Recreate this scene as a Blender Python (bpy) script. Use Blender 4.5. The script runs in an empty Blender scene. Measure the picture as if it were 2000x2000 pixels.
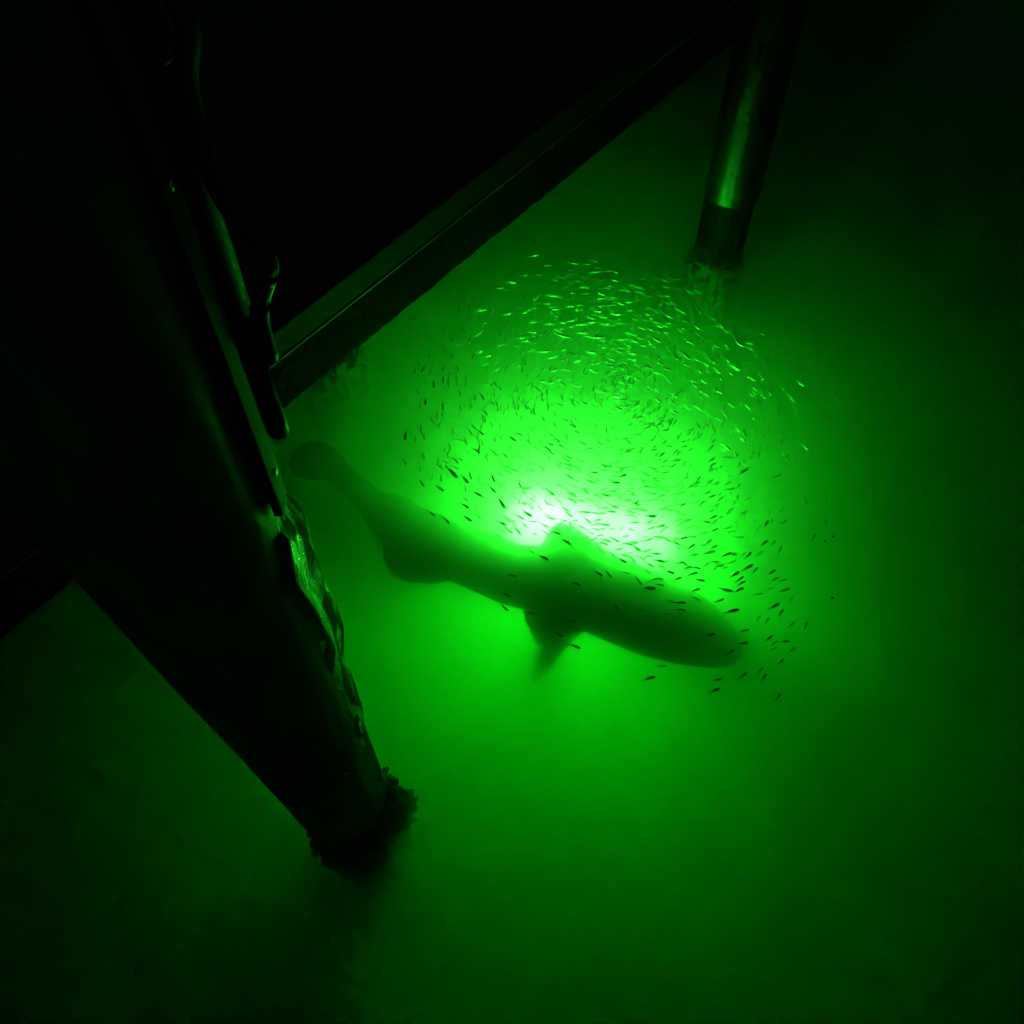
import bpy, bmesh, math, random
import numpy as np
from mathutils import Vector, Matrix, noise

R = math.radians
sc = bpy.context.scene
col = sc.collection

# ------------------------------------------------------------------ camera
CAM_H, PITCH = 2.9, R(58.2)
cam = bpy.data.cameras.new('camera')
cam_ob = bpy.data.objects.new('camera', cam)
col.objects.link(cam_ob)
cam_ob.location = (0, 0, CAM_H)
cam_ob.rotation_euler = (R(90) - PITCH, 0, 0)
cam.sensor_width = 36
cam.lens = 36
cam.clip_start = 0.02
cam.clip_end = 500
sc.camera = cam_ob

# ------------------------------------------------------------------ night sky (sun well under the horizon)
world = bpy.data.worlds.new('World')
sc.world = world
world.use_nodes = True
wn, wl = world.node_tree.nodes, world.node_tree.links
sky = wn.new('ShaderNodeTexSky')
sky.sky_type = 'NISHITA'
sky.sun_disc = False
sky.sun_elevation = R(-3)
sky.sun_rotation = R(200)
tint = wn.new('ShaderNodeMix'); tint.data_type = 'RGBA'; tint.blend_type = 'MULTIPLY'
tint.inputs['Factor'].default_value = 1
tint.inputs['B'].default_value = (.12, 1, .25, 1)                 # what the camera, exposed for the green lamp, keeps of it
wl.new(sky.outputs[0], tint.inputs['A'])
wl.new(tint.outputs['Result'], wn['Background'].inputs[0])
wn['Background'].inputs[1].default_value = 0.6

sc.view_settings.view_transform = 'Standard'
sc.view_settings.look = 'None'
sc.view_settings.exposure = 0
sc.view_settings.gamma = 1
cy = sc.cycles
cy.use_denoising = True
cy.max_bounces = 14
cy.volume_bounces = 10
cy.use_adaptive_sampling = True
cy.adaptive_threshold = 0.02
cy.transparent_max_bounces = 12
cy.sample_clamp_indirect = 6
cy.blur_glossy = 0.3

# ------------------------------------------------------------------ the lamp under the water (its light is here, its body below)
LAMP_A = Vector((0.027, 2.302, -0.88))                           # the two ends of the light bar
LAMP_B = Vector((0.655, 2.185, -0.88))
LAMP_POWER = 640
LAMP_COLOR = (1.2, 1.0, 0.92)
BLUR_SCATTER, BLUR_ANISO = 2.6, 0.972                              # fine silt: scatters forward, blurs what is deep
GLOW_SCATTER, GLOW_ANISO = 0.75, 0.70                             # plankton: scatters all round, makes the glow
ABSORB = (3.9, 0.25, 3.5)
for k in range(4):
    ld = bpy.data.lights.new('lamp_glow', 'POINT')
    ld.energy = LAMP_POWER * (.38, .25, .20, .17)[k]
    ld.color = LAMP_COLOR
    ld.shadow_soft_size = 0.13
    lo = bpy.data.objects.new('lamp_glow', ld)
    lo.location = LAMP_A.lerp(LAMP_B, (k + .5) / 4)
    col.objects.link(lo)


# ------------------------------------------------------------------ helpers
def at(u, v, z):
    """world point at height z on the sight line through photo position (u, v)"""
    F = Vector((0, math.cos(PITCH), -math.sin(PITCH)))
    U = Vector((0, math.sin(PITCH), math.cos(PITCH)))
    d = F + Vector((1, 0, 0)) * ((u - 1000) / 2000) + U * ((1000 - v) / 2000)
    t = (z - CAM_H) / d.z
    return Vector((d.x * t, d.y * t, z))


def tag(o, label=None, cat=None, group=None, kind=None):
    if label: o['label'] = label
    if cat: o['category'] = cat
    if group: o['group'] = group
    if kind: o['kind'] = kind
    return o


def obj(name, bm, mat, parent=None, smooth=True, loc=None):
    me = bpy.data.meshes.new(name)
    bmesh.ops.recalc_face_normals(bm, faces=bm.faces)
    bm.to_mesh(me); bm.free()
    if smooth:
        for p in me.polygons: p.use_smooth = True
    if mat: me.materials.append(mat)
    o = bpy.data.objects.new(name, me)
    col.objects.link(o)
    if parent: o.parent = parent
    if loc: o.location = loc
    return o


def empty(name, loc, rz=0):
    o = bpy.data.objects.new(name, None)
    o.location = loc; o.rotation_euler = (0, 0, rz)
    o.empty_display_size = .1
    col.objects.link(o)
    return o


def principled(name, color, rough=.6, metal=0, spec=.5):
    m = bpy.data.materials.new(name); m.use_nodes = True
    b = m.node_tree.nodes['Principled BSDF']
    b.inputs['Base Color'].default_value = (*color, 1)
    b.inputs['Roughness'].default_value = rough
    b.inputs['Metallic'].default_value = metal
    b.inputs['Specular IOR Level'].default_value = spec
    return m, m.node_tree.nodes, m.node_tree.links, b


def textured(name, c1, c2, scale=(4, 4, 4), rough=(.5, .8), bump=.4, dist=.01, detail=8, patch=(0, 1), spec=.5):
    """noise-mottled surface in object coordinates, with bump and roughness variation"""
    m, n, l, b = principled(name, c1, spec=spec)
    tc = n.new('ShaderNodeTexCoord'); mp = n.new('ShaderNodeMapping')
    mp.inputs['Scale'].default_value = scale
    l.new(tc.outputs['Object'], mp.inputs[0])
    nz = n.new('ShaderNodeTexNoise'); nz.inputs['Scale'].default_value = 1; nz.inputs['Detail'].default_value = detail
    nz.inputs['Roughness'].default_value = .65
    l.new(mp.outputs[0], nz.inputs['Vector'])
    cr = n.new('ShaderNodeValToRGB')
    cr.color_ramp.elements[0].position = .35; cr.color_ramp.elements[0].color = (*c1, 1)
    cr.color_ramp.elements[1].position = .68; cr.color_ramp.elements[1].color = (*c2, 1)
    l.new(nz.outputs[0], cr.inputs[0]); l.new(cr.outputs[0], b.inputs['Base Color'])
    mr = n.new('ShaderNodeMapRange'); mr.inputs['From Min'].default_value = patch[0]; mr.inputs['From Max'].default_value = patch[1]; mr.inputs['To Min'].default_value = rough[0]; mr.inputs['To Max'].default_value = rough[1]
    l.new(nz.outputs[0], mr.inputs[0]); l.new(mr.outputs[0], b.inputs['Roughness'])
    bp = n.new('ShaderNodeBump'); bp.inputs['Strength'].default_value = bump; bp.inputs['Distance'].default_value = dist
    l.new(nz.outputs[0], bp.inputs['Height']); l.new(bp.outputs[0], b.inputs['Normal'])
    return m


def add_box(bm, x0, x1, y0, y1, z0, z1, mtx=None, bevel=0):
    r = bmesh.ops.create_cube(bm, size=1)
    vs = r['verts']
    bmesh.ops.scale(bm, vec=(x1 - x0, y1 - y0, z1 - z0), verts=vs)
    bmesh.ops.translate(bm, vec=((x0 + x1) / 2, (y0 + y1) / 2, (z0 + z1) / 2), verts=vs)
    if bevel:
        es = list({e for v in vs for e in v.link_edges})
        r2 = bmesh.ops.bevel(bm, geom=es, offset=bevel, segments=2, affect='EDGES', profile=.5)
        vs = list({v for f in r2['faces'] for v in f.verts} | {v for v in vs if v.is_valid})
    if mtx: bmesh.ops.transform(bm, matrix=mtx, verts=[v for v in vs if v.is_valid])


def add_tube(bm, pts, rads, seg=14, caps=True, closed=False):
    """sweep circles along a path"""
    pts = [Vector(p) for p in pts]
    if not hasattr(rads, '__len__'): rads = [rads] * len(pts)
    rings = []
    up = Vector((0, 0, 1))
    for i, p in enumerate(pts):
        if closed: t = pts[(i + 1) % len(pts)] - pts[i - 1]
        else: t = pts[min(i + 1, len(pts) - 1)] - pts[max(i - 1, 0)]
        t.normalize()
        a = t.cross(up if abs(t.z) < .95 else Vector((1, 0, 0))).normalized()
        b = t.cross(a)
        rings.append([bm.verts.new(p + (a * math.cos(k * 2 * math.pi / seg) + b * math.sin(k * 2 * math.pi / seg)) * rads[i]) for k in range(seg)])
    n = len(rings)
    for i in range(n if closed else n - 1):
        A, B = rings[i], rings[(i + 1) % n]
        for k in range(seg):
            bm.faces.new((A[k], A[(k + 1) % seg], B[(k + 1) % seg], B[k]))
    if caps and not closed:
        bm.faces.new(rings[0]); bm.faces.new(rings[-1][::-1])


def add_sheet(bm, fn, nu, nv, thick=0, nrm=None):
    """grid surface fn(u, v) with u, v in 0..1; given a real thickness by fn2"""
    g = [[bm.verts.new(fn(i / nu, j / nv)) for j in range(nv + 1)] for i in range(nu + 1)]
    for i in range(nu):
        for j in range(nv):
            bm.faces.new((g[i][j], g[i + 1][j], g[i + 1][j + 1], g[i][j + 1]))
    return g


# ------------------------------------------------------------------ materials
def water_material():
    m = bpy.data.materials.new('murky_water'); m.use_nodes = True
    n, l = m.node_tree.nodes, m.node_tree.links
    n.clear()
    out = n.new('ShaderNodeOutputMaterial')
    tr = n.new('ShaderNodeBsdfTransparent'); gl = n.new('ShaderNodeBsdfGlossy'); gl.inputs['Roughness'].default_value = .03
    lw = n.new('ShaderNodeLayerWeight'); lw.inputs['Blend'].default_value = .5
    pw = n.new('ShaderNodeMath'); pw.operation = 'POWER'; pw.inputs[1].default_value = 5
    ml = n.new('ShaderNodeMath'); ml.operation = 'MULTIPLY_ADD'; ml.inputs[1].default_value = .9; ml.inputs[2].default_value = .022
    mx = n.new('ShaderNodeMixShader')
    l.new(lw.outputs['Facing'], pw.inputs[0]); l.new(pw.outputs[0], ml.inputs[0])
    l.new(ml.outputs[0], mx.inputs[0]); l.new(tr.outputs[0], mx.inputs[1]); l.new(gl.outputs[0], mx.inputs[2])
    l.new(mx.outputs[0], out.inputs['Surface'])
    tc = n.new('ShaderNodeTexCoord'); nz = n.new('ShaderNodeTexNoise'); nz.inputs['Scale'].default_value = 9; nz.inputs['Detail'].default_value = 3
    l.new(tc.outputs['Object'], nz.inputs['Vector'])
    bp = n.new('ShaderNodeBump'); bp.inputs['Strength'].default_value = .25; bp.inputs['Distance'].default_value = .02
    l.new(nz.outputs[0], bp.inputs['Height']); l.new(bp.outputs[0], gl.inputs['Normal'])
    vs = n.new('ShaderNodeVolumeScatter'); vs.inputs['Color'].default_value = (1, 1, 1, 1)
    vs.inputs['Density'].default_value = BLUR_SCATTER; vs.inputs['Anisotropy'].default_value = BLUR_ANISO
    v2 = n.new('ShaderNodeVolumeScatter'); v2.inputs['Color'].default_value = (1, 1, 1, 1)
    v2.inputs['Density'].default_value = GLOW_SCATTER; v2.inputs['Anisotropy'].default_value = GLOW_ANISO
    a2 = n.new('ShaderNodeAddShader'); l.new(vs.outputs[0], a2.inputs[0]); l.new(v2.outputs[0], a2.inputs[1])
    va = n.new('ShaderNodeVolumeAbsorption')
    D = 4.0
    va.inputs['Color'].default_value = (1 - ABSORB[0] / D, 1 - ABSORB[1] / D, 1 - ABSORB[2] / D, 1)
    va.inputs['Density'].default_value = D
    ad = n.new('ShaderNodeAddShader')
    l.new(a2.outputs[0], ad.inputs[0]); l.new(va.outputs[0], ad.inputs[1]); l.new(ad.outputs[0], out.inputs['Volume'])
    return m


M = {}
M['water'] = water_material()
M['mud'] = textured('silty_mud', (.05, .045, .03), (.12, .10, .07), (2, 2, 2), (.8, .95), .6, .05)
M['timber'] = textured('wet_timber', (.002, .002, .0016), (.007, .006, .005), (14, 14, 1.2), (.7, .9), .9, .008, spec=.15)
M['plastic'] = textured('black_pile_plastic', (.008, .009, .008), (.055, .06, .052), (7, 7, 2.2), (.35, .65), .6, .008, detail=9, spec=.10)
M['gloss'] = textured('wet_black_plastic', (.002, .0022, .002), (.005, .0055, .005), (7, 7, 22), (.08, .24), .34, .005, detail=8, spec=.5, patch=(.42, .66))
M['flap'] = textured('wet_loose_plastic', (.002, .0022, .002), (.006, .0065, .006), (26, 26, 8), (.13, .85), 1.0, .012, detail=8, spec=.12, patch=(.44, .58))
M['lip'] = textured('lip_catch_light', (.03, .03, .024), (.09, .09, .07), (9, 9, 9), (.4, .7), .3, .002)  # paler than the board: lamp light caught along the lip, put into the colour
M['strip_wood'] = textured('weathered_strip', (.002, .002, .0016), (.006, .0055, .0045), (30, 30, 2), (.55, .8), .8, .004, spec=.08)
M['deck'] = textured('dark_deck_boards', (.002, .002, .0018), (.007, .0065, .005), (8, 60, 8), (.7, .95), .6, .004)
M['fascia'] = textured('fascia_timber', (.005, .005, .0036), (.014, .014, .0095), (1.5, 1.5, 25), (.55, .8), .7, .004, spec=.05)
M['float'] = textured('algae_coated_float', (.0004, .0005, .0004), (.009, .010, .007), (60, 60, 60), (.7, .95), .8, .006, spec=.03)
M['oyster'] = textured('oyster_shell', (.01, .01, .008), (.07, .07, .05), (45, 45, 45), (.4, .8), 1.0, .01)
M['weed'] = textured('algae_weed', (.003, .004, .002), (.045, .05, .03), (30, 30, 30), (.5, .8), .8, .006)
M['pvc'] = textured('grey_pvc', (.002, .0022, .002), (.007, .0075, .0065), (16, 16, 5), (.35, .75), .5, .003, spec=.04)
M['rubber'] = textured('black_rubber', (.006, .006, .006), (.012, .012, .012), (20, 20, 20), (.4, .6), .3, .002, spec=.15)
M['nail'] = principled('galvanised_nail', (.5, .5, .5), .35, 1)[0]
M['skin'] = textured('dark_fish_skin', (.008, .010, .008), (.03, .033, .028), (7, 7, 7), (.4, .6), .3, .006)
M['leaf'] = textured('dead_leaf', (.02, .015, .008), (.05, .04, .02), (40, 40, 40), (.6, .8), .5, .003)


def baitfish_material():
    m, n, l, b = principled('silver_baitfish', (.8, .82, .8), .24, 1)
    tc = n.new('ShaderNodeTexCoord'); sp = n.new('ShaderNodeSeparateXYZ'); l.new(tc.outputs['Object'], sp.inputs[0])
    cr = n.new('ShaderNodeValToRGB')
    cr.color_ramp.elements[0].position = .53; cr.color_ramp.elements[0].color = (.85, .88, .85, 1)
    cr.color_ramp.elements[1].position = .575; cr.color_ramp.elements[1].color = (.012, .016, .01, 1)
    ad = n.new('ShaderNodeMath'); ad.operation = 'MULTIPLY_ADD'; ad.inputs[1].default_value = 1; ad.inputs[2].default_value = .5
    l.new(sp.outputs['Z'], ad.inputs[0]); l.new(ad.outputs[0], cr.inputs[0]); l.new(cr.outputs[0], b.inputs['Base Color'])
    nz = n.new('ShaderNodeTexNoise'); nz.inputs['Scale'].default_value = 22
    l.new(tc.outputs['Object'], nz.inputs['Vector'])
    bp = n.new('ShaderNodeBump'); bp.inputs['Strength'].default_value = .2; bp.inputs['Distance'].default_value = .02
    l.new(nz.outputs[0], bp.inputs['Height']); l.new(bp.outputs[0], b.inputs['Normal'])
    return m


M['bait'] = baitfish_material()

# ------------------------------------------------------------------ SETTING: water and the bottom under it
bm = bmesh.new()
add_box(bm, -26, 26, -12, 34, -3.0, 0)
water = obj('water', bm, M['water'], smooth=False)
tag(water, kind='structure')

bm = bmesh.new()
add_sheet(bm, lambda u, v: Vector((-90 + 180 * u, -80 + 180 * v, -2.92 + .06 * noise.noise(Vector((u * 60, v * 60, 0))))), 120, 120)
seabed = obj('seabed', bm, M['mud'])
tag(seabed, kind='structure')

# ------------------------------------------------------------------ FLOATING DOCK
TH = R(49.3)
H0 = .36                                                          # underside of the edge beam above the water
dock = empty('boat_dock', (*at(562, 796, H0).xy, 0), TH)          # local +x along the edge, +y away from the open water
tag(dock, 'dark dock with a paler edge board over a rough black beam, behind the pilings', 'dock')
L0, L1, W = -5.0, 6.0, 3.4
SC = (CAM_H - H0) / CAM_H
SEAM_Z, DECK_Z = CAM_H - (CAM_H - .262) * SC, CAM_H - (CAM_H - .385) * SC
bm = bmesh.new()
bx = L0
rnd = random.Random(4)
bw = .19
while bx < L1:                                                    # boards laid across, a dark gap between
    a = bx + .004
    add_box(bm, a, bx + bw - .004, .012, W, DECK_Z - .035, DECK_Z - .003 + rnd.uniform(-.002, .002), bevel=.004)
    bx += bw
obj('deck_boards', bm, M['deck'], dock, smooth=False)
bm = bmesh.new()
add_box(bm, L0, L1, -.012, .010, SEAM_Z + .0005, DECK_Z, bevel=.005)
obj('edge_board', bm, M['fascia'], dock, smooth=False)
bm = bmesh.new()                                                  # lip under the edge board, its caught light painted in as a paler colour
add_box(bm, L0, L1, -.015, .006, SEAM_Z - .007, SEAM_Z, bevel=.002)
obj('edge_lip', bm, M['lip'], dock, smooth=False)
bm = bmesh.new()                                                  # rough beam face
def side(u, v):
    x = L0 + (L1 - L0) * u; z = H0 + (SEAM_Z - .002 - H0) * v
    d = .004 * noise.noise(Vector((x * 9, z * 9, 1))) + .003 * noise.noise(Vector((x * 40, z * 40, 4)))
    return Vector((x, .008 + d, z + (.006 * noise.noise(Vector((x * 7, 0, 3))) if v == 0 else 0)))
g1 = add_sheet(bm, side, 900, 26)
g2 = [[bm.verts.new((L0 + (L1 - L0) * i / 900, .16, z)) for z in (H0 + .002, SEAM_Z - .002)] for i in range(901)]
for i in range(900):
    bm.faces.new((g1[i][0], g2[i][0], g2[i + 1][0], g1[i + 1][0]))
    bm.faces.new((g2[i][0], g2[i][1], g2[i + 1][1], g2[i + 1][0]))
    bm.faces.new((g1[i][26], g1[i + 1][26], g2[i + 1][1], g2[i][1]))
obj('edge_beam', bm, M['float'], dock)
bm = bmesh.new()                                                  # joists under the boards
jx = L0 + .2
while jx < L1:
    add_box(bm, jx, jx + .05, .162, W, DECK_Z - .20, DECK_Z - .036)
    jx += .6
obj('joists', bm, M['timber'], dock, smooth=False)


# ------------------------------------------------------------------ shell clusters
def shells(bm, pts, size, rnd):
    for p, nrm in pts:
        s = size * rnd.uniform(.5, 1.3)
        r = bmesh.ops.create_icosphere(bm, subdivisions=2, radius=1)
        vs = r['verts']
        ax = Vector(nrm).normalized()
        q = ax.to_track_quat('Z', 'Y').to_matrix().to_4x4()
        tw = Matrix.Rotation(rnd.uniform(0, 6.28), 4, 'Z') @ Matrix.Rotation(rnd.uniform(-.9, .9), 4, 'X')
        sm = Matrix.Diagonal((s, s * rnd.uniform(.35, .7), s * rnd.uniform(.3, 1.1), 1))
        off = rnd.uniform(0, 90)
        for v in vs:
            c = v.co.copy(); v.co = c * (1 + .45 * noise.noise(c * 2.2 + Vector((off, 0, 0))))
        bmesh.ops.transform(bm, matrix=Matrix.Translation(p) @ q @ tw @ sm, verts=vs)


def trunk_bm(r, z0, z1, seed, lean=(0, 0)):
    bm = bmesh.new()
    def f(u, v):
        a = u * 2 * math.pi; z = z0 + (z1 - z0) * v
        rr = r * (1 + .02 * noise.noise(Vector((math.cos(a) * 2, math.sin(a) * 2, z * .6 + seed)))) + .004 * noise.noise(Vector((math.cos(a) * 9, math.sin(a) * 9, z * .9 + seed)))
        return Vector((rr * math.cos(a), rr * math.sin(a), z))
    add_sheet(bm, f, 96, 120)
    bmesh.ops.remove_doubles(bm, verts=bm.verts, dist=1e-5)
    return bm


def lathe_sheet(bm, rad, a0f, a1f, z0, z1, na, nz, thick):
    """curved sheet with thickness: azimuth from a0f(z) to a1f(z), radius rad(a, z)"""
    def grid(off):
        g = []
        for j in range(nz + 1):
            z = z0 + (z1 - z0) * j / nz
            a0, a1 = a0f(z), a1f(z)
            row = []
            for i in range(na + 1):
                a = a0 + (a1 - a0) * i / na
                r = rad(a, z) + off
                row.append(bm.verts.new((r * math.cos(a), r * math.sin(a), z)))
            g.append(row)
        return g
    A, B = grid(0), grid(thick)
    for j in range(nz):
        for i in range(na):
            bm.faces.new((A[j][i], A[j][i + 1], A[j + 1][i + 1], A[j + 1][i]))
            bm.faces.new((B[j][i], B[j + 1][i], B[j + 1][i + 1], B[j][i + 1]))
    for j in range(nz):
        bm.faces.new((A[j][0], A[j + 1][0], B[j + 1][0], B[j][0]))
        bm.faces.new((A[j][na], B[j][na], B[j + 1][na], A[j + 1][na]))
    for i in range(na):
        bm.faces.new((A[0][i], B[0][i], B[0][i + 1], A[0][i + 1]))
        bm.faces.new((A[nz][i], A[nz][i + 1], B[nz][i + 1], B[nz][i]))


def interp(x, tab):
    if x <= tab[0][0]: return tab[0][1]
    for (a, fa), (b, fb) in zip(tab, tab[1:]):
        if x <= b:
            t = (x - a) / (b - a); t = t * t * (3 - 2 * t)
            return fa + (fb - fa) * t
    return tab[-1][1]


# ------------------------------------------------------------------ NEAR PILING
C1, R1 = Vector((-.526, .803, 0)), .168
SIL = R(23)                                                       # azimuth of its right-hand outline
PD = .955
def outer(z): return max(.085, .117 + .026 * z)                    # the pile tapers towards its foot
def shift(z):
    a = R(112.95) + math.asin(outer(z) / PD)
    return Vector((PD * math.cos(a), PD * math.sin(a), 0)) - C1
def warp(o):
    for v in o.data.vertices:
        c = v.co; r = math.hypot(c.x, c.y)
        if r > 1e-6:
            k = (r - (R1 + .012) + outer(c.z)) / r
            s_ = shift(c.z)
            v.co = Vector((c.x * k + s_.x, c.y * k + s_.y, c.z))
    return o
pile = empty('wooden_piling', C1)
tag(pile, 'thick near piling in black plastic with a loose shiny flap, oysters at its foot', 'piling')
warp(obj('trunk', trunk_bm(R1, -2.95, 2.75, 3), M['timber'], pile))
bm = bmesh.new()
edge_in = [(.02, 6), (.30, 10), (.62, 16), (.80, 12), (1.0, 16), (1.25, 26), (1.45, 34), (1.56, 26), (1.66, 8), (1.8, 12), (2.6, 12)]
wav = lambda a, z: .0025 * noise.noise(Vector((math.cos(a) * 3, math.sin(a) * 3, z * 2.2))) + .0012 * noise.noise(Vector((a * 6, z * 9, 2)))
lathe_sheet(bm, lambda a, z: R1 + .012 + wav(a, z) + (.012 * math.exp(-((SIL - R(interp(z, edge_in))) - a) ** 2 * 60) if z < 1.55 else 0),
            lambda z: SIL - R(215), lambda z: SIL - R(interp(z, edge_in)) + R(1.3) * noise.noise(Vector((z * 9, 3, 1))), .045, 2.62, 90, 150, .0035)
warp(obj('pile_wrap', bm, M['plastic'], pile))
bm = bmesh.new()                                                  # the sheet end under it, sprung away from the wood
bulge = [(.05, .006), (.22, .016), (.36, .008), (.55, .020), (.72, .030), (.84, .022), (1.0, .028), (1.25, .034), (1.42, .026), (1.56, .006), (1.68, 0)]
def rB(a, z):
    b = interp(z, bulge)
    w = math.exp(-((a - SIL - R(18)) / R(42)) ** 2)
    fold = .35 * math.sin(a * 9 + z * 2.0) + .3 * math.sin(z * 13 + a * 2)
    return R1 + .0055 + b * w * (1 + fold) + .001 * noise.noise(Vector((a * 4, z * 6, 7)))
lathe_sheet(bm, rB, lambda z: SIL - R(52), lambda z: SIL + R(150), .06, 1.75, 80, 150, .003)
warp(obj('loose_flap', bm, M['flap'], pile))
# furring strip nailed over the seam, with nails
bm = bmesh.new()
aS = SIL - R(22)
mt = Matrix.Rotation(aS, 4, 'Z')
add_box(bm, R1 + .017, R1 + .031, -.026, .026, 1.62, 2.62, mt, bevel=.003)
strip = warp(obj('wooden_strip', bm, M['strip_wood'], pile, smooth=False))
for k, z in enumerate((1.70, 2.22)):
    bm = bmesh.new()
    p = Vector((R1 + .031, .004 * (-1) ** k, z)); d = Vector((1, 0, 0))
    add_tube(bm, [mt @ p, mt @ (p + d * .003)], .006, 10)
    warp(obj('nail', bm, M['nail'], strip))
# oysters round the waterline and under it
rnd = random.Random(11)
bm = bmesh.new()
def lump(r0, c, seed, top, amp):
    def f(u, v):
        a = u * 2 * math.pi; z = top - 1.6 * v ** 1.5
        fc = .5 + .5 * math.cos(a - c)
        q = Vector((math.cos(a), math.sin(a), z * 3 + seed))
        d = amp * (.35 + .65 * fc) * (.62 + .9 * noise.noise(q * 1.7) + .55 * noise.noise(q * 5) + .3 * noise.noise(q * 11))
        d = max(.003, d) * min(1, .15 + v * 9) * (1 - .5 * v)
        zt = z + (.035 * noise.noise(q * 4) if v < .2 else 0)
        return Vector(((r0 + d) * math.cos(a), (r0 + d) * math.sin(a), zt))
    return f
add_sheet(bm, lump(R1, SIL - R(10), 2, .0, .078), 150, 90)
bmesh.ops.remove_doubles(bm, verts=bm.verts, dist=1e-5)
pts = []
for k in range(800):
    a = rnd.uniform(0, 2 * math.pi); v = rnd.random() * .5
    p = lump(R1, SIL - R(10), 2, .0, .078)(a / 6.28318, v)
    pts.append((p, (math.cos(a), math.sin(a), rnd.uniform(-.3, .8))))
shells(bm, pts, .0105, rnd)
warp(obj('oyster_growth', bm, M['oyster'], pile))

# ------------------------------------------------------------------ CONDUIT on the near piling, and the cord tied to it
ca = SIL + R(2)
def pipe_at(z):
    return C1 + shift(z) + Vector((math.cos(ca), math.sin(ca), 0)) * (outer(z) + .004 + .024)
pc = pipe_at(1.7)
lean = pipe_at(2.65) - pipe_at(1.7); lean = Vector((lean.x / .95, lean.y / .95, 0))
con = empty('conduit_pipe', (pc.x, pc.y, 1.7))
tag(con, 'narrow grey conduit pipe running down the right side of the near piling', 'pipe')
bm = bmesh.new(); add_tube(bm, [(0, 0, .21), (0, 0, .95)], .021, 24); obj('upper_pipe', bm, M['pvc'], con)
bm = bmesh.new(); add_tube(bm, [(.006, -.002, .0), (.006, -.002, .03), (.003, 0, .1), (0, 0, .215)], [.0150, .0155, .0155, .0155], 24); obj('lower_pipe', bm, M['pvc'], con)
bm = bmesh.new(); add_tube(bm, [(0, 0, .185), (0, 0, .19), (0, 0, .235), (0, 0, .24)], [.022, .0255, .0255, .022], 24); obj('coupling', bm, M['pvc'], con)
bm = bmesh.new(); add_tube(bm, [(0, 0, .60), (0, 0, .605), (0, 0, .635), (0, 0, .64)], [.022, .0245, .0245, .022], 24); obj('coupling', bm, M['pvc'], con)
cord = empty('power_cord', (pc.x + .03, pc.y, 1.75))
tag(cord, 'black cord bowing out beside the conduit pipe on the near piling', 'cord')
bm = bmesh.new()
pp = []
for k in range(61):
    t = k / 60; z = .12 + .80 * t
    o = .010 + .034 * math.exp(-((z - .30) / .065) ** 2) + .020 * math.exp(-((z - .60) / .05) ** 2)
    pp.append((o - .012, -.012 + .004 * math.sin(z * 9), z))
add_tube(bm, pp, .012, 12)
obj('cord', bm, M['rubber'], cord)

for o in list(con.children) + list(cord.children):                # follow the lean of the piling
    for v in o.data.vertices:
        v.co += lean * v.co.z

# ------------------------------------------------------------------ FAR PILING
C2, R2 = Vector((.842, 3.11, 0)), .096
p2 = empty('wooden_piling', C2)
tag(p2, 'thinner far piling in black plastic with a bright green streak down it', 'piling')
obj('trunk', trunk_bm(R2, -2.95, 2.0, 17), M['timber'], p2)
bm = bmesh.new()
lathe_sheet(bm, lambda a, z: R2 + .008 + .5 * wav(a, z), lambda z: -math.pi * .98, lambda z: math.pi * .99, .215, 1.9, 90, 90, .003)
obj('pile_wrap', bm, M['gloss'], p2)
bm = bmesh.new()
aB = R(-112)
mt = Matrix.Rotation(aB, 4, 'Z')
add_box(bm, R2 + .005, R2 + .016, -.012, .012, .82, .90, mt, bevel=.003)
add_tube(bm, [mt @ Vector((R2 + .014, 0, .87)), mt @ Vector((R2 + .026, 0, .87))], .008, 6)
obj('bracket', bm, M['pvc'], p2, smooth=False)
rnd = random.Random(5)
bm = bmesh.new(); pts = []
add_sheet(bm, lump(R2, R(-60), 8, -.10, .022), 120, 80)
bmesh.ops.remove_doubles(bm, verts=bm.verts, dist=1e-5)
for k in range(260):
    a = rnd.uniform(0, 2 * math.pi); v = rnd.random() * .35
    p = lump(R2, R(-60), 8, -.10, .022)(a / 6.28318, v)
    pts.append((p, (math.cos(a), math.sin(a), rnd.uniform(0, .8))))
shells(bm, pts, .017, rnd)
obj('oyster_growth', bm, M['weed'], p2)

# ------------------------------------------------------------------ PILING UNDER THE DOCK, only its overgrown foot shows
C3 = at(622, 640, 0); R3 = .10
p3 = empty('wooden_piling', C3)
tag(p3, 'piling hidden under the dock, only its weedy foot showing in the water', 'piling')
obj('trunk', trunk_bm(R3, -2.95, H0 + .15, 29), M['timber'], p3)
bm = bmesh.new(); pts = []
rnd = random.Random(21)
add_sheet(bm, lump(R3, R(-60), 15, -.03, .055), 120, 80)
bmesh.ops.remove_doubles(bm, verts=bm.verts, dist=1e-5)
for k in range(240):
    a = rnd.uniform(0, 2 * math.pi); v = rnd.random() * .35
    pts.append((lump(R3, R(-60), 15, -.03, .055)(a / 6.28318, v), (math.cos(a), math.sin(a), rnd.uniform(0, .8))))
shells(bm, pts, .016, rnd)
obj('oyster_growth', bm, M['weed'], p3)

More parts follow.
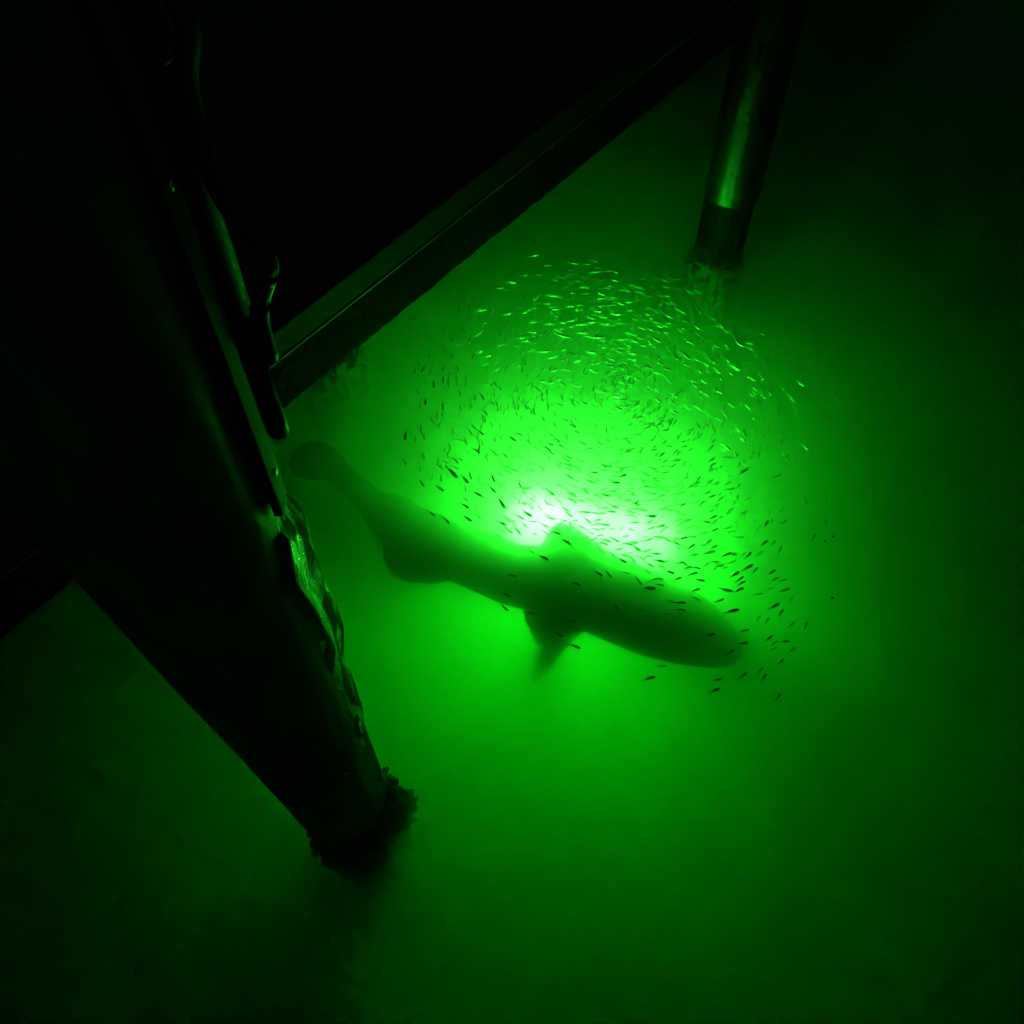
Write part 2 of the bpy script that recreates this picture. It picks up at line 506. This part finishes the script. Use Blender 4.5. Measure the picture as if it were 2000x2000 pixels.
# ------------------------------------------------------------------ UNDERWATER LAMP (bulb floating up from its weight on the bottom)
LM = (LAMP_A + LAMP_B) / 2
LD = (LAMP_B - LAMP_A); LL = LD.length / 2
lamp = empty('underwater_lamp', LM, math.atan2(LD.y, LD.x))
tag(lamp, 'green underwater light bar, the white heart of the glow behind the large fish', 'lamp')
m = bpy.data.materials.new('lamp_glass'); m.use_nodes = True
n, l = m.node_tree.nodes, m.node_tree.links; n.clear()
o_ = n.new('ShaderNodeOutputMaterial'); t_ = n.new('ShaderNodeBsdfTransparent'); t_.inputs[0].default_value = (.9, 1, .9, 1)
g_ = n.new('ShaderNodeBsdfGlossy'); g_.inputs['Roughness'].default_value = .1; mx = n.new('ShaderNodeMixShader'); mx.inputs[0].default_value = .05
l.new(t_.outputs[0], mx.inputs[1]); l.new(g_.outputs[0], mx.inputs[2]); l.new(mx.outputs[0], o_.inputs[0])
bm = bmesh.new(); add_tube(bm, [(-LL - .06, 0, 0), (-LL - .05, 0, 0), (LL + .05, 0, 0), (LL + .06, 0, 0)], [.14, .15, .15, .14], 36); obj('glass_tube', bm, m, lamp)
for sx in (-1, 1):
    bm = bmesh.new(); add_tube(bm, [(sx * (LL + .061), 0, 0), (sx * (LL + .065), 0, 0), (sx * (LL + .09), 0, 0), (sx * (LL + .10), 0, 0)], [.146, .152, .152, .12], 24); obj('end_cap', bm, M['rubber'], lamp)
    bm = bmesh.new(); add_tube(bm, [(sx * (LL + .08), 0, -.15), (sx * (LL + .02), .02, -.7), (sx * (LL - .02), 0, -1.4), (sx * (LL - .03), 0, -1.97)], .005, 8); obj('anchor_cord', bm, M['rubber'], lamp)
    bm = bmesh.new(); add_tube(bm, [(sx * (LL - .03), 0, -2.07), (sx * (LL - .03), 0, -2.06), (sx * (LL - .03), 0, -1.98), (sx * (LL - .03), 0, -1.97)], [.05, .06, .06, .04], 20); obj('weight', bm, M['nail'], lamp)

# ------------------------------------------------------------------ THE LARGE FISH
def big_fish():
    DZ = .26
    _at = at
    def at_(u, v, z): return _at(u, v, z + DZ)
    # spine: photo position, width in photo px, height above the bottom of the water column
    sp = [(1450, 1282, 8, -.88), (1432, 1273, 56, -.86), (1402, 1257, 98, -.83), (1350, 1232, 134, -.79), (1280, 1203, 156, -.75), (1200, 1170, 158, -.72),
          (1100, 1138, 138, -.72), (1000, 1122, 118, -.73), (900, 1082, 110, -.73), (820, 1048, 106, -.73), (768, 1018, 88, -.70),
          (722, 980, 58, -.66), (686, 944, 46, -.60), (655, 914, 38, -.56)]
    C = [at_(u, v, z) for u, v, w, z in sp]
    bm = bmesh.new()
    seg = 24; rings = []
    for i, (u, v, w, z) in enumerate(sp):
        t = (C[min(i + 1, len(C) - 1)] - C[max(i - 1, 0)]).normalized()
        a = t.cross(Vector((0, 0, 1))).normalized(); b = t.cross(a)
        hw = w * 1.07 / 2 * (C[i] - Vector((0, 0, CAM_H))).length / 2000
        rings.append([bm.verts.new(C[i] + a * hw * math.cos(k * 2 * math.pi / seg) + b * hw * .85 * math.sin(k * 2 * math.pi / seg)) for k in range(seg)])
    for A, B in zip(rings, rings[1:]):
        for k in range(seg): bm.faces.new((A[k], A[(k + 1) % seg], B[(k + 1) % seg], B[k]))
    bm.faces.new(rings[0]); bm.faces.new(rings[-1][::-1])

    def fin(outline, z, th=.022):
        """a fin: outline in the fin's plane, given thickness, thinner towards the tip"""
        P = [at_(u, v, zz) for (u, v), zz in zip(outline, z)]
        c = sum(P, Vector()) / len(P)
        up = Vector((0, 0, th / 2))
        A = [bm.verts.new(p + up * (.5 if i else .5)) for i, p in enumerate(P)]
        B = [bm.verts.new(p - up * .5) for p in P]
        ca_, cb_ = bm.verts.new(c + up), bm.verts.new(c - up)
        n_ = len(P)
        for i in range(n_):
            j = (i + 1) % n_
            bm.faces.new((A[i], A[j], ca_)); bm.faces.new((B[j], B[i], cb_)); bm.faces.new((A[i], B[i], B[j], A[j]))
    # far-side and near-side pectoral fins
    fin([(1185, 1120), (1200, 1088), (1165, 1058), (1125, 1032), (1092, 1020), (1078, 1030), (1066, 1052), (1050, 1075), (1040, 1110)], [-.72, -.73, -.74, -.76, -.77, -.77, -.76, -.74, -.73], .05)
    fin([(1150, 1180), (1140, 1235), (1105, 1270), (1075, 1310), (1045, 1338), (1032, 1330), (1035, 1290), (1040, 1250), (1020, 1205), (1030, 1160)], [-.72, -.73, -.80, -.90, -1.0, -1.0, -.90, -.80, -.73, -.73], .024)
    # pelvic pair nearer the tail
    fin([(850, 1040), (835, 1000), (800, 972), (765, 962), (728, 966), (716, 984), (738, 1000), (750, 1020)], [-.73] * 8, .03)
    fin([(900, 1090), (890, 1130), (850, 1142), (800, 1140), (765, 1126), (750, 1098), (744, 1055), (738, 1015), (770, 1000)], [-.73] * 9, .03)
    # tail fin, a broad rounded fluke canted over
    fin([(712, 962), (700, 930), (676, 898), (650, 872), (620, 860), (592, 866), (570, 884), (562, 906), (572, 926), (600, 936), (632, 936), (660, 946), (688, 970)],
        [-.64, -.60, -.57, -.54, -.52, -.50, -.49, -.49, -.50, -.52, -.55, -.58, -.62], .05)
    bmesh.ops.recalc_face_normals(bm, faces=bm.faces)
    me = bpy.data.meshes.new('tmp'); bm.to_mesh(me); bm.free()
    tmp = bpy.data.objects.new('tmp', me); col.objects.link(tmp)
    rm = tmp.modifiers.new('r', 'REMESH'); rm.mode = 'VOXEL'; rm.voxel_size = .009
    smo = tmp.modifiers.new('s', 'SMOOTH'); smo.iterations = 6; smo.factor = .6
    dg = bpy.context.evaluated_depsgraph_get()
    res = bpy.data.meshes.new_from_object(tmp.evaluated_get(dg))
    bpy.data.objects.remove(tmp); bpy.data.meshes.remove(me)
    base = at_(1050, 1140, -.72)
    res.transform(Matrix.Translation(-base))
    for p in res.polygons: p.use_smooth = True
    res.name = 'large_fish'; res.materials.clear(); res.materials.append(M['skin'])
    o = bpy.data.objects.new('large_fish', res); col.objects.link(o); o.location = base
    tag(o, 'long dark finned fish, a blurred silhouette beneath the baitfish, the only large one', 'large fish')
big_fish()

# ------------------------------------------------------------------ BAITFISH
def bait_mesh(name, bend, slim=1.0):
    """unit-length fish along +x (head at +x): laterally flattened body, forked tail, dorsal and anal fin"""
    bm = bmesh.new()
    prof = [(.50, .006, .008), (.46, .030, .040), (.38, .048, .075), (.26, .056, .100), (.10, .056, .108), (-.06, .046, .094), (-.20, .032, .066), (-.31, .018, .036), (-.37, .012, .026)]
    seg = 10
    def yb(x):
        t = max(0, .35 - x)
        return bend * t * t * .75
    def ct(x): return Vector((x, yb(x), 0))
    rings = []
    for x, w, h in prof:
        c = ct(x)
        rings.append([bm.verts.new(c + Vector((0, w * 1.75 * slim * math.cos(k * 2 * math.pi / seg), h * 1.15 * slim * math.sin(k * 2 * math.pi / seg)))) for k in range(seg)])
    for A, B in zip(rings, rings[1:]):
        for k in range(seg): bm.faces.new((A[k], A[(k + 1) % seg], B[(k + 1) % seg], B[k]))
    bm.faces.new(rings[0]); bm.faces.new(rings[-1][::-1])
    def flat(ps, th=.005):
        A = [bm.verts.new(Vector((x, yb(x) - th, z))) for x, z in ps]
        B = [bm.verts.new(Vector((x, yb(x) + th, z))) for x, z in ps]
        n_ = len(ps)
        bm.faces.new(A); bm.faces.new(B[::-1])
        for i in range(n_): bm.faces.new((A[i], B[i], B[(i + 1) % n_], A[(i + 1) % n_]))
    flat([(-.36, .02), (-.43, .06), (-.53, .105), (-.48, .03), (-.455, 0)])
    flat([(-.36, -.02), (-.455, 0), (-.48, -.03), (-.53, -.105), (-.43, -.06)])
    flat([(-.36, .021), (-.454, .001), (-.454, -.001), (-.36, -.021)], .006)
    flat([(.06, .098), (-.02, .135), (-.08, .085)])
    flat([(-.02, -.088), (-.12, -.115), (-.2, -.058)])
    me = bpy.data.meshes.new(name)
    bmesh.ops.recalc_face_normals(bm, faces=bm.faces)
    bm.to_mesh(me); bm.free()
    for p in me.polygons: p.use_smooth = True
    me.materials.append(M['bait'])
    return me


VARS = [bait_mesh('baitfish', b, s) for b, s in ((0, 1), (.3, 1), (-.3, 1), (.15, .95), (-.15, .95), (.9, .85), (-.9, .85))]

# tail x, y, head x, y, read off four enlarged quarters of the school
A_S = [(250,485,250,580),(885,1050,970,1115),(1025,1005,1105,1075),(1345,1245,1445,1297),(1180,1400,1262,1455),(790,1285,880,1348),(785,1165,848,1225),(1115,1345,1200,1380),(380,940,428,1018),(775,910,845,985),(545,1000,612,1062),(610,1300,665,1370),(1380,1615,1475,1650),(1510,1650,1600,1710),(1715,1500,1810,1558),(438,180,440,245),(518,15,518,85),(605,-30,607,35)]
A_M = [(410,680,430,765),(338,530,340,600),(430,480,425,580),(600,210,605,290),(540,310,545,370),(490,370,530,430),(565,395,570,460),(670,450,705,525),(735,545,800,590),(815,565,825,605),(840,465,880,525),(870,430,915,475),(965,345,990,400),(1430,265,1470,335),(945,490,975,520),(1215,535,1295,590),(1305,500,1345,530),(1390,570,1425,605),(1360,610,1385,665),(1235,700,1280,750),(1215,620,1222,690),(1170,705,1200,730),(1060,670,1095,700),(995,710,1028,775),(1105,860,1170,915),(1260,840,1298,865),(1205,810,1235,838),(1130,745,1165,800),(1050,905,1090,960),(945,965,985,1005),(845,890,868,930),(895,650,950,695),(955,610,945,680),(645,820,735,940),(705,720,745,800),(555,735,560,800),(565,800,590,845),(250,740,255,815),(565,910,590,960),(890,140,912,190),(970,140,985,190),(1085,110,1088,165),(765,100,768,150),(760,240,775,300),(735,0,738,60),(650,0,655,50),(380,220,388,265),(405,430,395,490),(1290,960,1340,1015),(1335,1005,1385,1035),(1505,820,1555,870),(1415,845,1450,865),(1280,1385,1335,1465),(1345,1355,1390,1395),(1300,1280,1350,1315),(1390,1190,1458,1235),(1120,1110,1190,1220),(1600,670,1645,710),(1575,645,1600,665),(1690,620,1730,640),(1660,560,1700,590),(1740,745,1780,775),(1775,725,1805,745),(1670,790,1705,830),(1740,795,1815,820),(1840,820,1890,865),(1805,395,1860,460),(1510,580,1535,605),(1610,1065,1630,1080),(1805,1080,1840,1105),(1800,1130,1860,1170),(1740,1215,1785,1245),(1770,1265,1795,1280),(1775,1355,1820,1390),(1585,1300,1650,1320),(1600,1430,1720,1470),(1650,1400,1690,1415),(1110,1465,1135,1485),(1150,1400,1195,1450)]
B_S = [(745,1765,870,1790),(660,1650,745,1760),(1600,1810,1705,1780),(1460,1795,1600,1810),(290,1620,370,1665),(380,1610,460,1680),(440,1305,530,1345),(505,1500,600,1540),(970,1890,1040,1915),(1030,1915,1160,1918),(1200,1865,1290,1900),(1430,1920,1510,1885),(1195,1805,1290,1790),(1255,1710,1320,1710),(1140,1640,1270,1640),(1040,1700,1105,1685),(960,1620,1040,1640),(530,1630,630,1650),(770,1610,805,1630),(800,1670,950,1700),(885,1750,925,1755),(0,1325,60,1360),(1640,1720,1690,1680),(1650,1745,1700,1725),(1680,1620,1790,1560),(1780,1640,1830,1595),(1600,1665,1640,1640),(1660,710,1740,660),(1880,1370,1905,1350),(1880,1200,1935,1150)]
B_M = [(310,1415,385,1450),(440,1440,485,1480),(550,1460,605,1480),(610,1475,680,1530),(705,1480,765,1515),(750,1465,835,1480),(830,1455,905,1460),(780,1540,850,1580),(870,1510,940,1530),(880,1550,955,1590),(565,1350,650,1375),(650,1375,730,1430),(355,1335,410,1370),(390,1325,420,1335),(1085,1315,1160,1308),(1010,1335,1060,1310),(940,1310,990,1330),(1050,1345,1075,1360),(850,1300,920,1300),(1180,1475,1275,1460),(1290,1460,1435,1435),(1170,1415,1240,1370),(1110,1515,1160,1560),(1075,1545,1110,1540),(1110,1595,1220,1580),(1225,1580,1280,1595),(1310,1590,1380,1540),(1270,1280,1370,1250),(1400,1250,1445,1225),(1160,1225,1195,1210),(1085,1170,1210,1130),(895,1205,940,1190),(790,1170,825,1150),(770,1100,880,1105),(975,1050,1030,1045),(1095,1095,1140,1088),(730,1040,770,1045),(670,1038,705,1040),(750,965,800,960),(650,1000,715,955),(580,945,615,950),(635,870,670,900),(410,1055,485,1060),(375,1010,400,1020),(475,1005,500,1018),(190,1060,215,1065),(270,1055,290,1065),(200,1115,260,1170),(345,1180,435,1185),(380,905,400,908),(300,900,320,905),(170,840,235,885),(60,940,115,970),(150,935,190,965),(75,890,100,905),(30,710,75,740),(5,600,75,620),(105,630,150,660),(85,690,155,692),(225,710,265,735),(260,690,300,690),(230,770,260,778),(300,768,350,762),(290,650,320,648),(295,570,340,580),(395,625,440,628),(125,560,145,590),(30,535,60,550),(0,565,40,575),(145,405,195,420),(215,465,250,465),(300,385,370,435),(555,495,640,495),(470,605,510,590),(545,670,615,635),(610,675,680,635),(505,690,530,692),(535,725,575,715),(740,690,785,692),(830,640,850,650),(640,760,670,755),(725,760,765,765),(835,765,880,735),(730,810,800,820),(860,800,880,795),(895,830,925,825),(920,850,940,850),(895,915,940,905),(450,785,530,790),(640,1160,690,1160),(920,710,990,685),(1120,760,1160,740),(1150,735,1175,690),(1010,650,1045,625),(1120,630,1140,605),(1045,580,1075,575),(895,540,945,510),(865,530,885,515),(820,485,860,480),(970,430,1010,445),(1060,515,1090,500),(1225,825,1250,820),(1320,890,1365,880),(1365,940,1430,900),(1380,800,1400,770),(1090,1015,1160,975),(1415,1010,1455,990),(1230,985,1255,975),(1320,1160,1370,1160),(1375,1135,1445,1100),(1395,1180,1435,1150),(1530,1070,1575,1045),(1560,850,1590,845),(1645,1315,1685,1300),(1500,1475,1570,1455),(1400,1405,1440,1385),(1360,1360,1380,1345),(1500,545,1580,550),(1725,1490,1755,1460),(1835,1475,1865,1445),(1580,1560,1610,1530),(1410,1550,1440,1540),(1450,1580,1490,1570),(710,500,740,475),(595,380,625,410),(60,220,115,265),(395,330,410,270),(820,225,880,260)]
C_S = [(870,1135,955,1110),(1135,1100,1210,1080),(1115,1200,1205,1175),(1035,1270,1100,1235),(1365,935,1440,880),(1120,1470,1190,1405),(1290,1475,1340,1415),(1435,1170,1515,1170),(410,1455,500,1440),(505,1365,575,1355),(940,1470,1005,1450),(915,1560,985,1525),(165,890,240,935),(1020,950,1135,930),(640,920,735,940)]
C_M = [(1370,1205,1420,1170),(1360,1240,1420,1215),(1505,1255,1560,1220),(1330,1165,1375,1135),(1600,1100,1650,1025),(1505,1070,1550,1025),(1425,975,1460,940),(1325,1050,1360,990),(1250,1010,1290,985),(1425,800,1520,770),(1350,670,1410,630),(1345,780,1380,765),(1370,715,1430,690),(1420,725,1495,700),(1255,820,1290,815),(1520,880,1540,830),(1410,1620,1440,1570),(1270,1415,1310,1370),(1415,1350,1470,1300),(1685,405,1710,365),(1780,245,1785,275),(1765,45,1795,85),(1635,90,1640,110),(1465,290,1485,265),(1310,440,1330,420),(1375,450,1405,415),(1435,490,1445,475),(1280,525,1305,500),(1190,540,1215,510),(1020,525,1065,505),(355,910,440,950),(540,970,625,965),(100,780,170,810)]
D_S = [(1050,765,1090,772),(1165,840,1195,858),(970,690,995,705),(1380,740,1410,755),(1225,885,1260,900),(1230,650,1260,662),(965,740,985,755),(690,385,710,400),(985,620,1020,630),(1210,798,1245,802)]
E_M = [(620,560,600,625),(655,640,655,680),(570,680,565,715),(505,935,500,1000),(440,1050,442,1085),(290,1100,285,1135),(240,1215,210,1290),(280,1260,285,1300),(425,1210,405,1280),(535,1300,545,1370),(550,1225,552,1250),(460,1320,462,1390),(630,1330,632,1360)]
E_B = [(1225,195,1325,180),(1590,245,1690,270),(1730,268,1800,268),(1385,280,1425,275),(1795,225,1870,245),(1140,385,1215,368),(1010,450,1110,437),(910,495,990,490),(1480,375,1550,400),(1790,340,1860,345),(1790,400,1850,402),(1730,490,1785,490),(1380,572,1495,560),(720,718,825,690),(985,748,1045,735),(1150,735,1210,718),(1285,640,1325,625),(1360,645,1410,638),(1425,700,1510,690),(1425,740,1460,735),(1560,665,1650,670),(1640,700,1730,700),(1830,650,1900,672),(1820,705,1900,722),(1870,545,1930,550),(1225,830,1305,800),(1470,830,1580,820),(1375,845,1460,815),(1570,855,1640,865),(1665,850,1780,825),(1780,820,1860,815),(1215,905,1290,915),(1120,990,1225,935),(1170,1000,1220,988),(1460,940,1610,950),(1470,905,1560,900),(1660,930,1800,905),(1760,945,1835,955),(1480,1010,1600,990),(1210,1095,1275,1070),(1310,1110,1420,1080),(1520,1090,1600,1080),(1600,1095,1660,1130),(1740,1100,1860,1100),(1390,1160,1500,1135),(730,1110,775,1090),(820,1150,870,1125),(895,1275,935,1255),(1120,1235,1145,1222),(1650,1190,1720,1180),(1545,1255,1615,1275),(1750,1240,1880,1285),(1430,1285,1490,1255),(1480,1360,1540,1350),(1855,1460,1930,1475),(1640,1420,1710,1418),(1400,1395,1440,1385),(1535,1570,1590,1568),(1310,1365,1350,1370),(780,1415,850,1380),(770,910,800,880)]
F_B = [(10,25,70,50),(160,110,220,125),(330,220,410,245),(255,262,310,268),(68,282,115,288),(70,318,110,320),(190,345,270,368),(270,345,325,350),(40,365,100,385),(30,410,100,420),(160,435,245,440),(0,465,45,470),(150,515,200,520),(200,510,270,510),(545,325,620,365),(640,385,730,435),(805,385,840,415),(1005,550,1040,585),(470,410,510,425),(520,455,620,520),(550,430,630,465),(330,440,370,465),(430,460,480,470),(430,530,480,560),(510,520,550,535),(280,520,325,550),(270,565,365,600),(440,595,550,650),(670,545,700,565),(810,580,835,595),(690,605,765,655),(890,640,960,705),(1060,640,1180,680),(680,710,770,780),(610,715,680,785),(490,740,540,780),(260,665,320,685),(230,630,265,628),(0,605,120,612),(70,670,130,695),(130,755,200,790),(310,780,355,788),(400,825,440,850),(470,870,550,885),(300,730,350,738),(860,805,900,825),(810,860,855,880),(870,770,970,810),(1010,735,1060,800),(1060,810,1150,865),(950,855,990,880),(1055,870,1080,890),(840,930,905,965),(780,935,800,945),(780,960,810,985),(980,905,1000,930),(1280,880,1320,935),(1200,910,1260,940),(1235,990,1270,1015),(1205,1030,1245,1060),(1235,1020,1250,1035),(1270,1010,1340,1080),(1340,990,1380,1050),(1435,970,1490,1020),(1575,935,1630,990),(1515,1050,1560,1110),(1545,1160,1585,1215),(1870,1075,1895,1105),(960,1005,1000,1035),(805,1025,860,1080),(810,1010,880,1040),(865,1025,890,1045),(580,1040,610,1055),(640,1035,665,1060),(690,1000,730,1035),(490,1070,535,1095),(600,1090,660,1120),(720,1115,770,1165),(800,1130,845,1160),(880,1175,925,1215),(955,1215,985,1235),(1010,1160,1040,1210),(1185,1125,1215,1155),(1220,1195,1250,1235),(1060,1115,1080,1130),(620,1165,660,1180),(335,910,375,930),(190,1130,255,1165),(60,1015,135,1025),(170,1055,250,1065),(0,870,75,875),(1155,1295,1190,1365),(1110,1300,1130,1315),(1150,1380,1170,1390),(1010,1415,1075,1470),(1095,1470,1115,1505),(980,1445,1005,1470),(810,1240,840,1310),(920,1260,955,1335),(1630,1420,1655,1455),(560,840,610,860),(580,930,620,950),(490,970,510,1000),(1170,640,1240,670)]

rnd = random.Random(77)
recs = []                                                         # (u0, v0, u1, v1, kind, depth)
def take(lst, ox, oy, s, kind):
    for x0, y0, x1, y1 in lst:
        u0, v0, u1, v1 = ox + x0 / s, oy + y0 / s, ox + x1 / s, oy + y1 / s
        L = math.hypot(u1 - u0, v1 - v0)
        if kind == 's': z = rnd.uniform(-.12, -.03)
        elif kind == 'm': z = rnd.uniform(-.22, -.05)
        else: z = rnd.uniform(-.22, -.05)
        recs.append((u0, v0, u1, v1, kind, z))
take(A_S, 740, 740, 4.83, 's'); take(A_M, 740, 740, 4.83, 'm')
take(B_S, 1100, 780, 4.83, 's'); take(B_M, 1100, 780, 4.83, 'm')
take(C_S, 1150, 950, 3.864, 's'); take(C_M, 1150, 950, 3.864, 'm')
take(D_S, 480, 800, 1.932, 's'); take(E_M, 780, 460, 4.83, 'm')
take(E_B, 780, 460, 4.83, 'b'); take(F_B, 1150, 500, 3.864, 'b')

fish = []                                                         # (position, heading, pitch, length, kind, (u, v))
for u0, v0, u1, v1, kind, z in recs:
    a, b = at(u0, v0, z), at(u1, v1, z)
    L = (b - a).length
    L = max(L, .036) * (1.08 if kind != 'b' else 1.0)
    fish.append(((a + b) / 2, math.atan2(b.y - a.y, b.x - a.x), rnd.gauss(0, .08), L, kind, ((u0 + u1) / 2, (v0 + v1) / 2)))
# the rest of the whirling school, deeper in the murk: a ring of fish all circling the lamp
VC = Vector((.40, 2.42))
def to_px(P):
    d = P - Vector((0, 0, CAM_H))
    zc = d.y * math.cos(PITCH) - d.z * math.sin(PITCH)
    return 1000 + 2000 * d.x / zc, 1000 - 2000 * (d.y * math.sin(PITCH) + d.z * math.cos(PITCH)) / zc
n_extra = 0
while n_extra < 1700:
    a = rnd.uniform(0, 2 * math.pi); rr = abs(rnd.gauss(.42, .24))
    z = rnd.uniform(-.34, -.06)
    x, y = VC.x + rr * math.cos(a) * 1.0, VC.y + rr * math.sin(a) * 1.25 - z * .1
    P = Vector((x, y, z))
    u, v = to_px(P)
    # keep them out of the big fish and the lamp, and inside the school as photographed
    e = ((u - 1170) / 400) ** 2 + ((v - 850) / 330) ** 2
    if e > 1 or v > 1000 + (u - 900) * .30: continue
    hd = a + math.pi / 2 + rnd.gauss(0, .3)
    fish.append((P, hd, rnd.gauss(0, .12), rnd.uniform(.020, .038), 'x', (u, v)))
    n_extra += 1

# size as it shows, to choose the 300 that show largest
def shown(f): return f[3] / (f[0] - Vector((0, 0, CAM_H))).length * (1.25 if f[4] in 'sb' else (1.0 if f[4] == 'm' else .3))
fish.sort(key=shown, reverse=True)

def band(x, cuts, names):
    for c, n_ in zip(cuts, names):
        if x < c: return n_
    return names[-1]
def describe(f):
    """(label, group) by where in the school the fish swims and how it looks"""
    u, v = f[5]
    if f[4] == 'b':
        if u > 1290:
            w = band(v, (660, 740, 820), ('top of the right shoulder', 'upper part of the right shoulder', 'middle of the right shoulder', 'lower end of the right shoulder'))
            return 'small glinting baitfish at the %s of the school' % w, 'glinting baitfish on the right shoulder of the school'
        row = band(v, (560, 630, 720), ('farthest, darkest row', 'second row', 'third row', 'row nearest the glow'))
        side_ = band(u, (1040, 1180), ('dock side', 'middle', 'far piling side'))
        return 'small glinting baitfish in the %s of the far school, %s' % (row, side_), 'glinting baitfish on the far side of the school'
    line = 1010 + (u - 880) * .285                                 # upper outline of the large fish
    if u > 1375 and v > 1090:
        w = band(v, (1170, 1240), ('level with the large fish head', 'just past the large fish head', 'lowest of all'))
        return 'dark baitfish at the lower right end of the school, %s' % w, 'dark baitfish at the lower right of the school'
    if v > line and u < 1420:
        w = band(u, (1000, 1200), ('tail half', 'middle, near the fins', 'front half'))
        return 'dark baitfish swimming above the large fish, over its %s' % w, 'dark baitfish above the large fish'
    if u > 1370:
        w = band(v, (930, 1020), ('top', 'middle', 'bottom'))
        return 'dark baitfish in green water at the right edge of the school, %s part' % w, 'dark baitfish on the right edge of the school'
    if u < 905:
        w = band(v, (760, 860), ('top', 'middle', 'bottom'))
        return 'dark baitfish swimming down the left edge of the school, %s part' % w, 'dark baitfish on the left edge of the school'
    if v > 850:
        w = band(u, (1060, 1200, 1290), ('left end', 'left half', 'right half', 'right end'))
        h = band(v, (930, 1000), ('upper', 'middle', 'lower'))
        return 'dark baitfish against the white heart of the glow, %s, %s third' % (w, h), 'dark baitfish over the white heart of the glow'
    w = band(u, (1050, 1200), ('left', 'middle', 'right'))
    return 'dark baitfish in bright green water just above the white heart, %s part' % w, 'dark baitfish above the white heart of the glow'
SPECIAL = [((1268, 1148), 'largest and blackest baitfish, just above the back of the large fish'),
           ((1430, 1155), 'long black baitfish low at the right, near the large fish head'),
           ((937, 964), 'stout black baitfish left in the white glow, lower of a close pair'),
           ((960, 955), 'stout black baitfish left in the white glow, upper of a close pair'),
           ((1028, 1003), 'thin black baitfish alone in the whitest patch of the glow'),
           ((792, 850), 'blackest baitfish at the far left of the school, swimming straight down'),
           ((1503, 1016), 'black baitfish standing out in green water right of the white glow'),
           ((1610, 967), 'small black baitfish alone at the outermost right of the school'),
           ((986, 537), 'brightest glinting baitfish at the upper left of the far school'),
           ((1454, 844), 'thick bright glinting baitfish on the right of the school, swimming steeply')]
indiv, rest = fish[:300], fish[300:]
used = set()
lab = {}
for (su, sv), text in SPECIAL:
    i = min((k for k in range(len(indiv)) if k not in used), key=lambda k: (indiv[k][5][0] - su) ** 2 + (indiv[k][5][1] - sv) ** 2)
    used.add(i); lab[i] = text
def fish_matrix(f):
    P, hd, pt, L = f[:4]
    return Matrix.Translation(P) @ Matrix.Rotation(hd, 4, 'Z') @ Matrix.Rotation(-pt, 4, 'Y')
proto = None
for i, f in enumerate(indiv):
    me = VARS[rnd.choice((0, 0, 1, 2, 3, 4, 3, 4, 0, 3, 5, 6))]
    fat = 1.3 if i in lab else rnd.uniform(.95, 1.3) * (.85 if f[4] == 'b' else 1)
    thin = min(1.0, .052 / f[3]) ** .5
    if proto is None:
        proto = bpy.data.objects.new('baitfish', me); o = proto
    else:
        o = proto.copy(); o.data = me
    col.objects.link(o)
    roll = rnd.gauss(0, .22)
    if f[4] == 'b':                                               # rolled so that the flank flashes back the lamp
        P = f[0]
        h = ((LAMP_A.lerp(LAMP_B, .4) - P).normalized() + (Vector((0, 0, CAM_H)) - P).normalized()).normalized()
        hx = Vector((math.cos(f[1]), math.sin(f[1]), 0)); hy = Vector((-hx.y, hx.x, 0))
        c, z_ = h.dot(hy), h.z
        roll = math.atan2(z_ * (1 if c > 0 else -1), abs(c)) + rnd.gauss(0, .16)
        roll = max(-.9, min(.9, roll))
    o.matrix_world = fish_matrix(f) @ Matrix.Rotation(roll, 4, 'X')
    o.scale = (f[3], f[3] * fat * thin, f[3] * fat * thin)
    zl, zg = describe(f)
    tag(o, lab.get(i, zl), 'baitfish', zg)
# everything smaller, as one shoal
VD = [([v.co.copy() for v in me.vertices], [tuple(p.vertices) for p in me.polygons]) for me in VARS]
vv_, ff_ = [], []
for f in rest:
    V, F = VD[rnd.randrange(len(VD))]
    mt = fish_matrix(f) @ Matrix.Rotation(rnd.gauss(0, .25), 4, 'X') @ Matrix.Scale(f[3], 4)
    n0 = len(vv_)
    vv_ += [mt @ v for v in V]
    ff_ += [tuple(i + n0 for i in p) for p in F]
m2, n2, l2, b2 = principled('shoal_silver', (.42, .45, .40), .28, .9)
me = bpy.data.meshes.new('baitfish_shoal'); me.from_pydata(vv_, [], ff_)
for p in me.polygons: p.use_smooth = True
me.materials.append(m2)
shoal = bpy.data.objects.new('baitfish_shoal', me); col.objects.link(shoal)
tag(shoal, 'hundreds of the tiniest baitfish filling the swirling school around the glow', 'baitfish', kind='stuff')

# ------------------------------------------------------------------ specks floating at the right
for k, (u, v, s, text) in enumerate(((1628, 1048, .0034, 'tiny black fleck floating on the water, highest of the three at the right'),
                       (1612, 1057, .003, 'tiny black fleck floating just below and left of the highest fleck'),
                       (1626, 1168, .0036, 'tiny black fleck floating alone on the water right of the large fish head'))):
    bm = bmesh.new()
    r = bmesh.ops.create_icosphere(bm, subdivisions=2, radius=s)
    for vv in r['verts']: vv.co = Vector((vv.co.x * 1.3, vv.co.y, vv.co.z * .35)) * (1 + .4 * noise.noise(vv.co * 300 + Vector((k * 7, 0, 0))))
    p = at(u, v, 0.001)
    o = obj('floating_fleck', bm, M['leaf'], loc=p)
    tag(o, text, 'fleck', 'flecks floating on the water')
